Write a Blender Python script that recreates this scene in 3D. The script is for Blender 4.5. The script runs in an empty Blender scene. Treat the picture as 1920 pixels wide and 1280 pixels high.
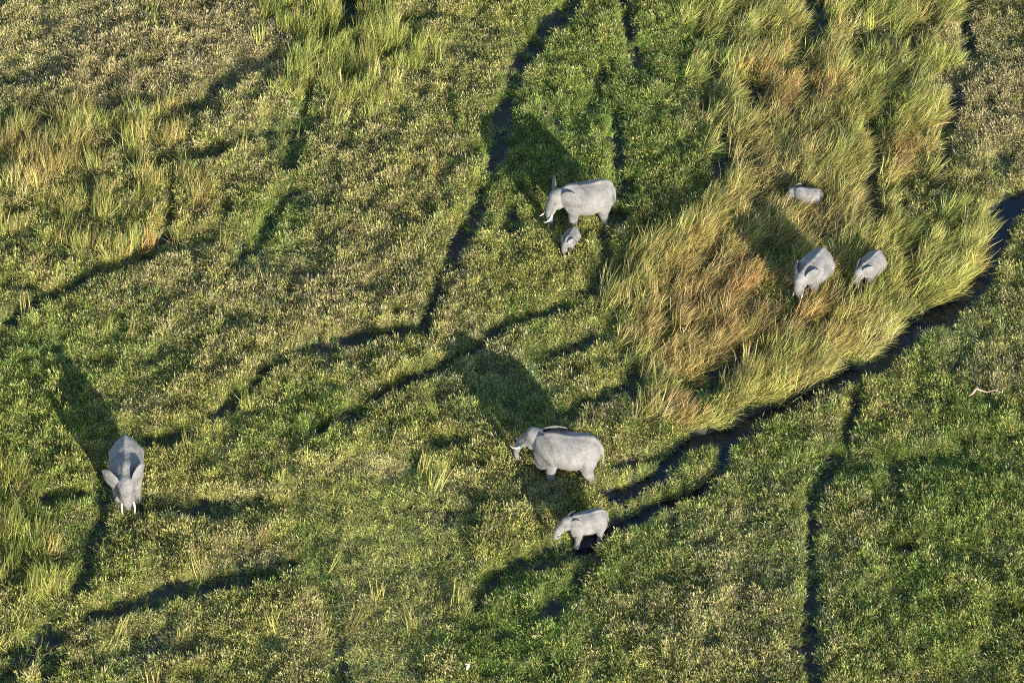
import bpy, bmesh, math, random
import numpy as np
from mathutils import Vector, Matrix

random.seed(7)
rng = np.random.default_rng(7)
scene = bpy.context.scene
COL = scene.collection
R = math.radians

# ------------------------------------------------------------------ camera
PITCH, PXM, FPX = 44.0, 36.0, 6400.0           # look-down angle, photo px per metre at the centre, focal length in photo px
DIST = FPX / PXM
cp, sp = math.cos(R(PITCH)), math.sin(R(PITCH))
CAM = np.array([0.0, -DIST * cp, DIST * sp])
cam_data = bpy.data.cameras.new('camera')
cam_data.sensor_width = 36.0
cam_data.lens = FPX / 1920 * 36.0
cam_data.clip_start, cam_data.clip_end = 1.0, 20000.0
cam = bpy.data.objects.new('camera', cam_data)
COL.objects.link(cam)
cam.location = CAM
cam.rotation_euler = (R(90 - PITCH), 0, 0)
scene.camera = cam

# ------------------------------------------------------------------ sky, sun, exposure
SUN_EL, SUN_AZ = 14.0, 153.0                   # azimuth clockwise from +Y
w = bpy.data.worlds.new('World'); scene.world = w; w.use_nodes = True
nt = w.node_tree; nt.nodes.clear()
sky = nt.nodes.new('ShaderNodeTexSky'); sky.sky_type = 'NISHITA'; sky.sun_disc = False
sky.sun_elevation, sky.sun_rotation = R(SUN_EL), R(SUN_AZ)
sky.altitude = 900; sky.air_density = 1.0; sky.dust_density = 0.6; sky.ozone_density = 1.6
bg = nt.nodes.new('ShaderNodeBackground'); bg.inputs['Strength'].default_value = 0.15
wo = nt.nodes.new('ShaderNodeOutputWorld')
nt.links.new(sky.outputs[0], bg.inputs[0]); nt.links.new(bg.outputs[0], wo.inputs[0])
sd = bpy.data.lights.new('sun', 'SUN'); sd.energy = 4.8; sd.angle = R(0.53); sd.color = (1.0, 0.93, 0.81)
sun = bpy.data.objects.new('sun', sd); COL.objects.link(sun)
sdir = Vector((math.sin(R(SUN_AZ)) * math.cos(R(SUN_EL)), math.cos(R(SUN_AZ)) * math.cos(R(SUN_EL)), math.sin(R(SUN_EL))))
sun.rotation_euler = sdir.to_track_quat('Z', 'Y').to_euler()
vs = scene.view_settings
vs.view_transform = 'Standard'; vs.look = 'None'; vs.exposure = 1.5; vs.gamma = 1.0; vs.use_curve_mapping = False
scene.cycles.max_bounces = 6; scene.cycles.transparent_max_bounces = 4
scene.cycles.use_denoising = False
scene.cycles.filter_width = 1.1

# ------------------------------------------------------------------ helpers
def at(px, py, z=0.0):
    """point of the place seen at a photo pixel, at height z"""
    dx, dy = (px - 960) / FPX, (640 - py) / FPX
    d = np.array([dx, cp + dy * sp, -sp + dy * cp])
    t = (z - CAM[2]) / d[2]
    return CAM + d * t

def to_px(x, y, z=0.3):
    X, Y, Z = x - CAM[0], y - CAM[1], z - CAM[2]
    depth = Y * cp - Z * sp
    up = Y * sp + Z * cp
    return 960 + FPX * X / depth, 640 - FPX * up / depth

def _hash(ix, iy, seed):
    n = (ix.astype(np.int64) * 374761393 + iy.astype(np.int64) * 668265263 + seed * 1442695041) & 0x7fffffff
    n = ((n ^ (n >> 13)) * 1274126177) & 0x7fffffff
    n = (n ^ (n >> 16)) & 0x7fffffff
    return n / float(0x7fffffff)

def vnoise(x, y, seed=0):
    ix, iy = np.floor(x), np.floor(y)
    fx, fy = x - ix, y - iy
    fx, fy = fx * fx * (3 - 2 * fx), fy * fy * (3 - 2 * fy)
    a, b = _hash(ix, iy, seed), _hash(ix + 1, iy, seed)
    c, d = _hash(ix, iy + 1, seed), _hash(ix + 1, iy + 1, seed)
    return (a + (b - a) * fx) * (1 - fy) + (c + (d - c) * fx) * fy

def fbm(x, y, scale, seed=0, octv=3):
    v, amp, tot = 0, 1.0, 0
    x, y = x / scale, y / scale
    for o in range(octv):
        v = v + amp * vnoise(x + 17.3 * o, y - 9.1 * o, seed + o); tot += amp
        amp *= .5; x, y = x * 2.03, y * 2.03
    return v / tot                                        # 0..1, mean .5

def sstep(a, b, t):
    t = np.clip((t - a) / (b - a), 0, 1); return t * t * (3 - 2 * t)

def mesh_from(name, V, F):
    me = bpy.data.meshes.new(name)
    me.from_pydata([tuple(v) for v in V], [], F); me.update()
    return me

def link(name, me, parent=None, mat=None):
    o = bpy.data.objects.new(name, me); COL.objects.link(o)
    if parent: o.parent = parent
    if mat: me.materials.clear(); me.materials.append(mat)
    return o

def tag(o, label=None, cat=None, group=None, kind=None):
    for k, v in (('label', label), ('category', cat), ('group', group), ('kind', kind)):
        if v: o[k] = v
    return o

# ------------------------------------------------------------------ the trails (photo pixels -> ground)
# (points, half width in m, openness 0..1, depth in m)
TR = [
 ([(1095,-30),(1062,18),(1025,45),(1000,85),(972,125),(955,165),(944,205),(936,250),(930,290)], .42, 1.0, .30),
 ([(936,250),(926,300),(910,345),(893,390),(872,430),(855,460),(845,510),(822,560),(800,605),(795,625)], .36, 1.0, .28),
 ([(800,608),(740,620),(690,630),(640,643),(580,650),(540,665),(505,690)], .26, .95, .22),
 ([(505,690),(478,722),(440,745),(415,770),(385,795),(330,815),(275,830)], .26, .8, .2),
 ([(1115,540),(1060,565),(1010,590),(960,607),(925,628),(880,655)], .24, .85, .2),
 ([(925,628),(880,655),(835,680),(790,705),(740,722),(690,755),(650,775),(610,800)], .28, .9, .22),
 ([(1960,350),(1905,375),(1878,400),(1866,450),(1845,510),(1800,560),(1755,585),(1712,612),(1690,640)], .50, 1.0, .5),
 ([(1690,640),(1670,665),(1640,685),(1600,692)], .40, .9, .35),
 ([(1600,690),(1545,722),(1480,752),(1420,775),(1375,800),(1310,815)], .34, .95, .46),
 ([(1310,815),(1265,845),(1238,885),(1200,905),(1150,920)], .34, .95, .5),
 ([(1240,845),(1190,858),(1160,872)], .22, .85, .3),
 ([(1600,690),(1606,730),(1602,770),(1588,815),(1560,870),(1530,925),(1522,985)], .34, .92, .30),
 ([(1522,985),(1520,1060),(1524,1120),(1520,1190),(1522,1250),(1535,1310)], .32, .95, .30),
 ([(1385,795),(1358,840),(1348,885),(1300,920),(1245,935),(1200,960),(1150,985),(1090,1010)], .28, .95, .44),
 ([(1085,1015),(1030,1045),(985,1050),(940,1075),(905,1120)], .40, .75, .25),
 ([(1115,1040),(1085,1085),(1062,1115),(1035,1150)], .34, .8, .25),
 ([(1828,-30),(1815,30),(1812,60),(1826,105),(1800,155),(1790,200),(1770,250),(1762,300),(1765,345)], .36, .95, .3),
 ([(1168,-20),(1176,40),(1196,110),(1205,120)], .36, .9, .3),
 ([(1165,215),(1155,265),(1160,320),(1172,370),(1160,410)], .36, .85, .3),
 ([(1185,335),(1170,380),(1120,420)], .32, .7, .3),
 ([(-30,640),(30,592),(90,555),(130,528),(190,505)], .26, .85, .2),
 ([(190,505),(260,480),(310,462),(400,440)], .3, .5, .2),
 ([(275,945),(350,952),(430,945),(545,938)], .34, .9, .25),
 ([(555,1060),(480,1080),(400,1092),(320,1110),(250,1130),(190,1142),(130,1165)], .34, .85, .25),
 ([(130,1165),(80,1195),(40,1230),(0,1275),(-30,1310)], .5, .85, .3),
 ([(100,1190),(90,1240),(100,1290)], .34, .7, .25),
 ([(196,880),(192,960),(170,1040),(150,1100),(130,1150)], .34, .8, .25),
 ([(10,905),(60,925),(110,930),(165,925)], .30, .65, .22),
 ([(555,955),(575,1020),(600,1075),(622,1150),(625,1220),(640,1300)], .38, .5, .2),
 ([(560,245),(548,300),(532,360),(505,410),(480,450),(440,495)], .42, .6, .2),
 ([(600,90),(580,170),(572,210)], .34, .6, .2),
 ([(332,325),(322,385),(312,445)], .26, .95, .25),
 ([(640,-10),(660,20),(655,45),(600,70)], .45, .85, .3),
 ([(500,250),(440,270),(390,290),(340,300),(240,305)], .3, .55, .2),
 ([(440,140),(420,160),(370,200),(325,225)], .34, .55, .2),
 ([(1626,235),(1640,290),(1625,345),(1632,400)], .48, .9, .3),
 ([(1518,-20),(1524,30),(1518,80)], .5, .85, .3),
 ([(1352,250),(1358,300),(1352,350)], .42, .85, .3),
 ([(1412,160),(1405,200)], .55, .9, .3),
 ([(1330,120),(1328,200)], .4, .6, .3),
 ([(1186,690),(1192,745)], .34, .9, .3),
 ([(1185,712),(1120,745),(1085,755),(1055,785)], .26, .8, .25),
 ([(1140,120),(1120,175),(1110,200)], .3, .7, .2),
 ([(1160,560),(1140,620),(1080,650),(1010,665)], .26, .45, .2),
 ([(1400,660),(1340,700),(1290,720)], .4, .6, .2),
 ([(1230,560),(1290,580),(1340,540)], .3, .5, .2),
 ([(960,390),(965,440),(950,420)], .3, .7, .2),
 ([(1135,440),(1140,500),(1125,520)], .4, .7, .25),
 ([(1420,360),(1400,400),(1370,430)], .45, .6, .2),
 ([(1700,470),(1690,520)], .35, .6, .2),
 ([(860,825),(800,850),(770,870)], .3, .7, .2),
 ([(830,890),(900,930),(880,980)], .3, .5, .2),
 ([(700,1090),(760,1060),(830,1050)], .3, .35, .15),
 ([(905,1120),(890,1160),(930,1190)], .36, .55, .2),
 ([(1600,870),(1700,862),(1800,850)], .3, .35, .15),
 ([(1890,290),(1870,330),(1900,350)], .35, .6, .25),
 ([(720,40),(850,30),(960,60)], .3, .3, .15),
]
TRAILS = []
for pts, hw, op, dep in TR:
    P = np.array([at(px, py, .40)[:2] for px, py in pts])
    TRAILS.append((P, hw * 1.08, op, dep if dep > .4 else dep * .62))

def trail_fields(x, y):
    """openness 0..1 at each point, and how deep the ground is worn"""
    nj = (fbm(x, y, .6, 50, 2) - .5) * .5
    wv = .75 + .75 * fbm(x, y, 2.4, 52, 2)
    gap = sstep(.20, .28, fbm(x, y, 1.5, 54, 2))
    open_ = np.zeros_like(x); dep = np.zeros_like(x)
    for P, hw, op, de in TRAILS:
        lo, hi = P.min(0) - 2.2, P.max(0) + 2.2
        m = (x > lo[0]) & (x < hi[0]) & (y > lo[1]) & (y < hi[1])
        if not m.any(): continue
        xs, ys = x[m], y[m]
        d = np.full(xs.shape, 1e9)
        for a, b in zip(P[:-1], P[1:]):
            ab = b - a; L = ab @ ab
            t = np.clip(((xs - a[0]) * ab[0] + (ys - a[1]) * ab[1]) / L, 0, 1)
            d = np.minimum(d, np.hypot(xs - a[0] - t * ab[0], ys - a[1] - t * ab[1]) / (1 + .6 * abs(ab[0]) / math.sqrt(L)))   # widened where it runs across the view, so the shaded gap shows
        dj = d + nj[m]
        hv = hw * wv[m]
        o = (1 - sstep(hv * .9, hv * 1.1 + .05, dj)) * min(1, op * 1.08) * (gap[m] if de < .48 else 1)
        open_[m] = np.maximum(open_[m], o)
        dep[m] = np.maximum(dep[m], de * (1 - sstep(hw * .55, hw * 1.35 + .1, d)))
    return open_, dep

def ground_z(x, y, dep=None):
    if dep is None: dep = trail_fields(x, y)[1]
    return (fbm(x, y, 3.0, 11, 3) - .5) * .22 - dep

# ------------------------------------------------------------------ materials
def new_mat(name):
    m = bpy.data.materials.new(name); m.use_nodes = True
    t = m.node_tree; t.nodes.clear()
    out = t.nodes.new('ShaderNodeOutputMaterial')
    return m, t, out

def grass_mat(name):
    m, t, out = new_mat(name)
    def attr(n, ty):
        a = t.nodes.new('ShaderNodeAttribute'); a.attribute_name = n; a.attribute_type = ty; return a
    leaf, head = attr('leaf_col', 'INSTANCER'), attr('head_col', 'INSTANCER')
    ishead, tone = attr('ishead', 'GEOMETRY'), attr('tone', 'GEOMETRY')
    mx = t.nodes.new('ShaderNodeMix'); mx.data_type = 'RGBA'
    t.links.new(ishead.outputs['Fac'], mx.inputs[0])
    t.links.new(leaf.outputs['Color'], mx.inputs[6]); t.links.new(head.outputs['Color'], mx.inputs[7])
    mul = t.nodes.new('ShaderNodeVectorMath'); mul.operation = 'SCALE'
    t.links.new(mx.outputs[2], mul.inputs[0]); t.links.new(tone.outputs['Fac'], mul.inputs[3])
    d = t.nodes.new('ShaderNodeBsdfDiffuse'); tr = t.nodes.new('ShaderNodeBsdfTranslucent')
    gl = t.nodes.new('ShaderNodeBsdfGlossy'); gl.inputs['Roughness'].default_value = .45; gl.inputs['Color'].default_value = (.9, .9, .9, 1)
    t.links.new(mul.outputs[0], d.inputs[0]); t.links.new(mul.outputs[0], tr.inputs[0])
    m1 = t.nodes.new('ShaderNodeMixShader'); m1.inputs[0].default_value = .32
    m2 = t.nodes.new('ShaderNodeMixShader'); m2.inputs[0].default_value = .03
    t.links.new(d.outputs[0], m1.inputs[1]); t.links.new(tr.outputs[0], m1.inputs[2])
    t.links.new(m1.outputs[0], m2.inputs[1]); t.links.new(gl.outputs[0], m2.inputs[2])
    t.links.new(m2.outputs[0], out.inputs[0])
    return m

def principled(name, col, rough=.8, noise=None, bump=None):
    """noise = (scale, colour2, detail) ; bump = (scale, strength, distance)"""
    m, t, out = new_mat(name)
    p = t.nodes.new('ShaderNodeBsdfPrincipled'); t.links.new(p.outputs[0], out.inputs[0])
    p.inputs['Base Color'].default_value = (*col, 1); p.inputs['Roughness'].default_value = rough
    tc = t.nodes.new('ShaderNodeTexCoord')
    if noise:
        n = t.nodes.new('ShaderNodeTexNoise'); n.inputs['Scale'].default_value = noise[0]; n.inputs['Detail'].default_value = noise[2]
        r = t.nodes.new('ShaderNodeValToRGB'); r.color_ramp.elements[0].position = .35; r.color_ramp.elements[1].position = .65
        r.color_ramp.elements[0].color = (*col, 1); r.color_ramp.elements[1].color = (*noise[1], 1)
        t.links.new(tc.outputs['Object'], n.inputs['Vector']); t.links.new(n.outputs['Fac'], r.inputs[0]); t.links.new(r.outputs[0], p.inputs['Base Color'])
    if bump:
        n = t.nodes.new('ShaderNodeTexNoise'); n.inputs['Scale'].default_value = bump[0]; n.inputs['Detail'].default_value = 6
        b = t.nodes.new('ShaderNodeBump'); b.inputs['Strength'].default_value = bump[1]; b.inputs['Distance'].default_value = bump[2]
        t.links.new(tc.outputs['Object'], n.inputs['Vector']); t.links.new(n.outputs['Fac'], b.inputs['Height']); t.links.new(b.outputs[0], p.inputs['Normal'])
    return m

M_GRASS = grass_mat('grass_blade')
M_GROUND = principled('marsh_mud', (.016, .017, .014), .8, (1.2, (.038, .038, .022), 6), (9, .8, .06))
M_WATER = principled('dark_water', (.006, .010, .016), .06, None, (6, .15, .02))
M_WATER.node_tree.nodes['Principled BSDF'].inputs['IOR'].default_value = 1.33
M_IVORY = principled('ivory', (.56, .51, .42), .5, (6, (.46, .40, .30), 3))
M_EYE = principled('eye_dark', (.015, .012, .01), .2)
M_TAIL = principled('tail_hair', (.03, .028, .025), .7)
M_WOOD = principled('bare_wood', (.32, .22, .16), .75, (8, (.20, .14, .10), 4))
M_PALEWOOD = principled('bleached_stalk', (.62, .50, .36), .75, (14, (.48, .36, .24), 4))

# ------------------------------------------------------------------ ground and water
fine = np.arange(-52, 52.01, .32)
gx = np.concatenate([-np.geomspace(6000, 53.5, 26), fine, np.geomspace(53.5, 6000, 26)])
finey = np.arange(-48, 62.01, .32)
gy = np.concatenate([-np.geomspace(6000, 49.5, 26), finey, np.geomspace(63.5, 6000, 26)])
GX, GY = np.meshgrid(gx, gy)
GZ = ground_z(GX.ravel(), GY.ravel())
nx, ny = len(gx), len(gy)
me = bpy.data.meshes.new('ground')
me.vertices.add(nx * ny)
me.vertices.foreach_set('co', np.stack([GX.ravel(), GY.ravel(), GZ], 1).ravel().astype(np.float32))
ii = np.arange(nx * ny).reshape(ny, nx)
Q = np.stack([ii[:-1, :-1], ii[:-1, 1:], ii[1:, 1:], ii[1:, :-1]], -1).reshape(-1, 4)
me.loops.add(Q.size); me.loops.foreach_set('vertex_index', Q.ravel().astype(np.int32))
me.polygons.add(len(Q)); me.polygons.foreach_set('loop_start', (np.arange(len(Q)) * 4).astype(np.int32))
me.update(); me.validate()
me.polygons.foreach_set('use_smooth', np.ones(len(Q), bool))
ground = link('ground', me, None, M_GROUND); tag(ground, 'dark wet marsh mud showing along the trampled game trails', 'ground', kind='structure')
s = 6000
water = link('water', mesh_from('water', [(-s, -s, -.27), (s, -s, -.27), (s, s, -.27), (-s, s, -.27)], [(0, 1, 2, 3)]), None, M_WATER)
tag(water, 'dark blue water standing in the channel across the right side', 'water', kind='structure')

# ------------------------------------------------------------------ elephants
def ring_tube(pts, rad, n=18, up=(0, 1, 0)):
    """closed lofted tube; rad entries are r or (side, height)"""
    pts = [Vector(p) for p in pts]; V, F = [], []
    up = Vector(up)
    N = len(pts)
    rr = [(r, r) if not isinstance(r, (tuple, list)) else r for r in rad]
    fr = []
    for i in range(N):
        t = (pts[min(i + 1, N - 1)] - pts[max(i - 1, 0)]).normalized()
        sdv = (up - t * up.dot(t)).normalized(); h = t.cross(sdv)
        fr.append((t, sdv, h))
    rings = []
    t0, s0, h0 = fr[0]; t1, s1, h1 = fr[-1]
    for k in (.35, .75):                                         # rounded start
        a = math.acos(k) if False else (1 - k) * math.pi / 2
        rings.append((pts[0] - t0 * math.sin(a) * min(rr[0]) * .8, rr[0][0] * math.cos(a), rr[0][1] * math.cos(a), s0, h0))
    for i in range(N): rings.append((pts[i], rr[i][0], rr[i][1], fr[i][1], fr[i][2]))
    for k in (.75, .35):
        a = (1 - k) * math.pi / 2
        rings.append((pts[-1] + t1 * math.sin(a) * min(rr[-1]) * .8, rr[-1][0] * math.cos(a), rr[-1][1] * math.cos(a), s1, h1))
    for c, a, b, sv, hv in rings:
        for j in range(n):
            th = 2 * math.pi * j / n
            V.append(c + sv * (a * math.cos(th)) + hv * (b * math.sin(th)))
    m = len(rings)
    for i in range(m - 1):
        for j in range(n):
            F.append((i * n + j, i * n + (j + 1) % n, (i + 1) * n + (j + 1) % n, (i + 1) * n + j))
    F.append(tuple(range(n - 1, -1, -1))); F.append(tuple(range((m - 1) * n, m * n)))
    return V, F

def ell(c, r, nu=18, nv=12, rot=None):
    V, F = [], []
    c = Vector(c)
    for i in range(nv + 1):
        ph = math.pi * i / nv
        for j in range(nu):
            th = 2 * math.pi * j / nu
            p = Vector((r[0] * math.sin(ph) * math.cos(th), r[1] * math.sin(ph) * math.sin(th), r[2] * math.cos(ph)))
            if rot: p = rot @ p
            V.append(c + p)
    for i in range(nv):
        for j in range(nu):
            F.append((i * nu + j, (i + 1) * nu + j, (i + 1) * nu + (j + 1) % nu, i * nu + (j + 1) % nu))
    return V, F

def torso():
    st = [(-1.84, 2.00, .24, .24), (-1.74, 1.98, .52, .46), (-1.52, 1.96, .74, .66), (-1.15, 1.93, .87, .80), (-.7, 1.88, .92, .89),
          (-.2, 1.83, .94, .95), (.3, 1.86, .94, .92), (.75, 1.96, .92, .82), (1.1, 2.08, .82, .68), (1.45, 2.16, .66, .54), (1.8, 2.22, .46, .40)]
    V, F = [], []; n = 28
    for x, zc, hh, hw in st:
        for j in range(n):
            th = 2 * math.pi * j / n
            c, sn = math.cos(th), math.sin(th)
            wf = 1 - .20 * max(0, c) ** 1.6 + .05 * max(0, -c)
            V.append(Vector((x, hw * sn * wf, zc + hh * (c if c < 0 else c ** 1.0))))
    m = len(st)
    for i in range(m - 1):
        for j in range(n):
            F.append((i * n + j, i * n + (j + 1) % n, (i + 1) * n + (j + 1) % n, (i + 1) * n + j))
    F.append(tuple(range(n - 1, -1, -1))); F.append(tuple(range((m - 1) * n, m * n)))
    return V, F

EAR = [(0, .40), (.10, .55), (.30, .66), (.58, .68), (.85, .58), (1.04, .36), (1.12, .08), (1.10, -.22), (1.0, -.50), (.82, -.78),
       (.60, -1.0), (.42, -1.08), (.28, -.98), (.17, -.72), (.08, -.40), (0, -.15)]
def ear(side, spread, tilt=0, size=1.0, fold=.12, seed=0):
    """thin curved plate hinged beside the head (head coordinates)"""
    rnd = random.Random(seed)
    B = EAR; c = (.42, -.02); rings = 7; n = len(B) * 2
    bd = []
    for i in range(len(B)):
        a, b = B[i], B[(i + 1) % len(B)]
        bd.append(a); bd.append(((a[0] + b[0]) / 2, (a[1] + b[1]) / 2))
    ph = rnd.uniform(0, 6)
    top, bot = [], []
    sa = R(spread)
    dx, dy = -math.cos(sa), side * math.sin(sa)
    nxv, nyv = -side * dy, side * dx * 1.0                        # outward normal of the plate
    nrm = Vector((math.sin(sa), side * math.cos(sa), 0))
    base = Vector((.34, side * .38, .02))
    V, F = [], []
    for sgn in (1, -1):
        for k in range(rings + 1):
            t = k / rings
            th = .045 * (1 - .55 * t ** 2)
            for q in bd:
                u, v = c[0] + (q[0] - c[0]) * t, c[1] + (q[1] - c[1]) * t
                u *= size; v *= size
                wv = fold * math.sin(min(u / size, 1.15) * 2.2) - .10 * max(0, -v) - .10 * (u / size) ** 2 + .035 * math.sin(7 * v + 3 * u + ph) * u - (.60 * max(0, v - .28))
                p = base + Vector((dx, dy, 0)) * u + Vector((0, 0, 1)) * v + nrm * (wv + sgn * th)
                if tilt: p += Vector((dx, dy, 0)) * (v * math.tan(R(tilt)))
                V.append(p)
    L = (rings + 1) * n
    for b in (0, L):
        for k in range(rings):
            for j in range(n):
                a_, b_, c_, d_ = b + k * n + j, b + k * n + (j + 1) % n, b + (k + 1) * n + (j + 1) % n, b + (k + 1) * n + j
                F.append((a_, b_, c_, d_) if b == 0 else (d_, c_, b_, a_))
    for j in range(n):
        a_, b_ = rings * n + j, rings * n + (j + 1) % n
        F.append((a_, b_, L + b_, L + a_))
    return V, F

def skin_mat(name, seed, stain=None, tint=(1, 1, 1)):
    m, t, out = new_mat(name)
    p = t.nodes.new('ShaderNodeBsdfPrincipled'); t.links.new(p.outputs[0], out.inputs[0]); p.inputs['Roughness'].default_value = .85
    tc = t.nodes.new('ShaderNodeTexCoord'); mp = t.nodes.new('ShaderNodeMapping'); mp.inputs['Location'].default_value = (seed * 3.1, seed * 1.7, 0)
    t.links.new(tc.outputs['Object'], mp.inputs[0])
    def noise(sc, det, rough=.6):
        n = t.nodes.new('ShaderNodeTexNoise'); n.inputs['Scale'].default_value = sc; n.inputs['Detail'].default_value = det; n.inputs['Roughness'].default_value = rough
        t.links.new(mp.outputs[0], n.inputs['Vector']); return n
    n1 = noise(1.3, 5); n2 = noise(14, 6, .7)
    r = t.nodes.new('ShaderNodeValToRGB'); e = r.color_ramp.elements
    e[0].position, e[0].color = .36, (.098 * tint[0], .094 * tint[1], .090 * tint[2], 1)
    e[1].position, e[1].color = .62, (.172 * tint[0], .164 * tint[1], .154 * tint[2], 1)
    t.links.new(n1.outputs['Fac'], r.inputs[0])
    r2 = t.nodes.new('ShaderNodeValToRGB'); r2.color_ramp.elements[0].position = .33; r2.color_ramp.elements[0].color = (.55, .54, .54, 1)
    r2.color_ramp.elements[1].position = .56; r2.color_ramp.elements[1].color = (1.06, 1.05, 1.03, 1)
    t.links.new(n2.outputs['Fac'], r2.inputs[0])
    mul = t.nodes.new('ShaderNodeMix'); mul.data_type = 'RGBA'; mul.blend_type = 'MULTIPLY'; mul.inputs[0].default_value = .85
    t.links.new(r.outputs[0], mul.inputs[6]); t.links.new(r2.outputs[0], mul.inputs[7])
    last = mul.outputs[2]
    # mud on the lower legs and the belly: a tide mark of wet grey-brown
    sx = t.nodes.new('ShaderNodeSeparateXYZ'); t.links.new(tc.outputs['Object'], sx.inputs[0])
    ad = t.nodes.new('ShaderNodeMath'); ad.operation = 'MULTIPLY_ADD'; ad.inputs[1].default_value = .7; t.links.new(n1.outputs['Fac'], ad.inputs[0]); t.links.new(sx.outputs['Z'], ad.inputs[2])
    mr = t.nodes.new('ShaderNodeMapRange'); mr.inputs[1].default_value = .75; mr.inputs[2].default_value = 1.25; mr.inputs[3].default_value = 1; mr.inputs[4].default_value = 0
    t.links.new(ad.outputs[0], mr.inputs[0])
    md = t.nodes.new('ShaderNodeMix'); md.data_type = 'RGBA'; md.inputs[7].default_value = (.10, .09, .08, 1)
    t.links.new(mr.outputs[0], md.inputs[0]); t.links.new(last, md.inputs[6]); last = md.outputs[2]
    if stain:
        for (c, rad, stv) in stain:
            vm = t.nodes.new('ShaderNodeVectorMath'); vm.operation = 'DISTANCE'; vm.inputs[1].default_value = c
            t.links.new(tc.outputs['Object'], vm.inputs[0])
            n3 = noise(5, 3); ad2 = t.nodes.new('ShaderNodeMath'); ad2.operation = 'MULTIPLY_ADD'; ad2.inputs[1].default_value = rad * 2.2
            t.links.new(n3.outputs['Fac'], ad2.inputs[0]); t.links.new(vm.outputs['Value'], ad2.inputs[2])
            m3 = t.nodes.new('ShaderNodeMapRange'); m3.inputs[1].default_value = rad * 1.45; m3.inputs[2].default_value = rad * 1.75; m3.inputs[3].default_value = stv; m3.inputs[4].default_value = 0
            t.links.new(ad2.outputs[0], m3.inputs[0])
            mm = t.nodes.new('ShaderNodeMix'); mm.data_type = 'RGBA'; mm.inputs[7].default_value = (.05, .047, .045, 1)
            t.links.new(m3.outputs[0], mm.inputs[0]); t.links.new(last, mm.inputs[6]); last = mm.outputs[2]
    t.links.new(last, p.inputs['Base Color'])
    # wrinkles
    mp2 = t.nodes.new('ShaderNodeMapping'); mp2.inputs['Scale'].default_value = (9, 9, 16); t.links.new(tc.outputs['Object'], mp2.inputs[0])
    vo = t.nodes.new('ShaderNodeTexVoronoi'); vo.feature = 'DISTANCE_TO_EDGE'; vo.inputs['Scale'].default_value = 1.0
    t.links.new(mp2.outputs[0], vo.inputs['Vector'])
    b1 = t.nodes.new('ShaderNodeBump'); b1.inputs['Strength'].default_value = .35; b1.inputs['Distance'].default_value = .03
    t.links.new(vo.outputs['Distance'], b1.inputs['Height'])
    b2 = t.nodes.new('ShaderNodeBump'); b2.inputs['Strength'].default_value = .35; b2.inputs['Distance'].default_value = .02
    t.links.new(n2.outputs['Fac'], b2.inputs['Height']); t.links.new(b1.outputs[0], b2.inputs['Normal']); t.links.new(b2.outputs[0], p.inputs['Normal'])
    return m

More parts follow.
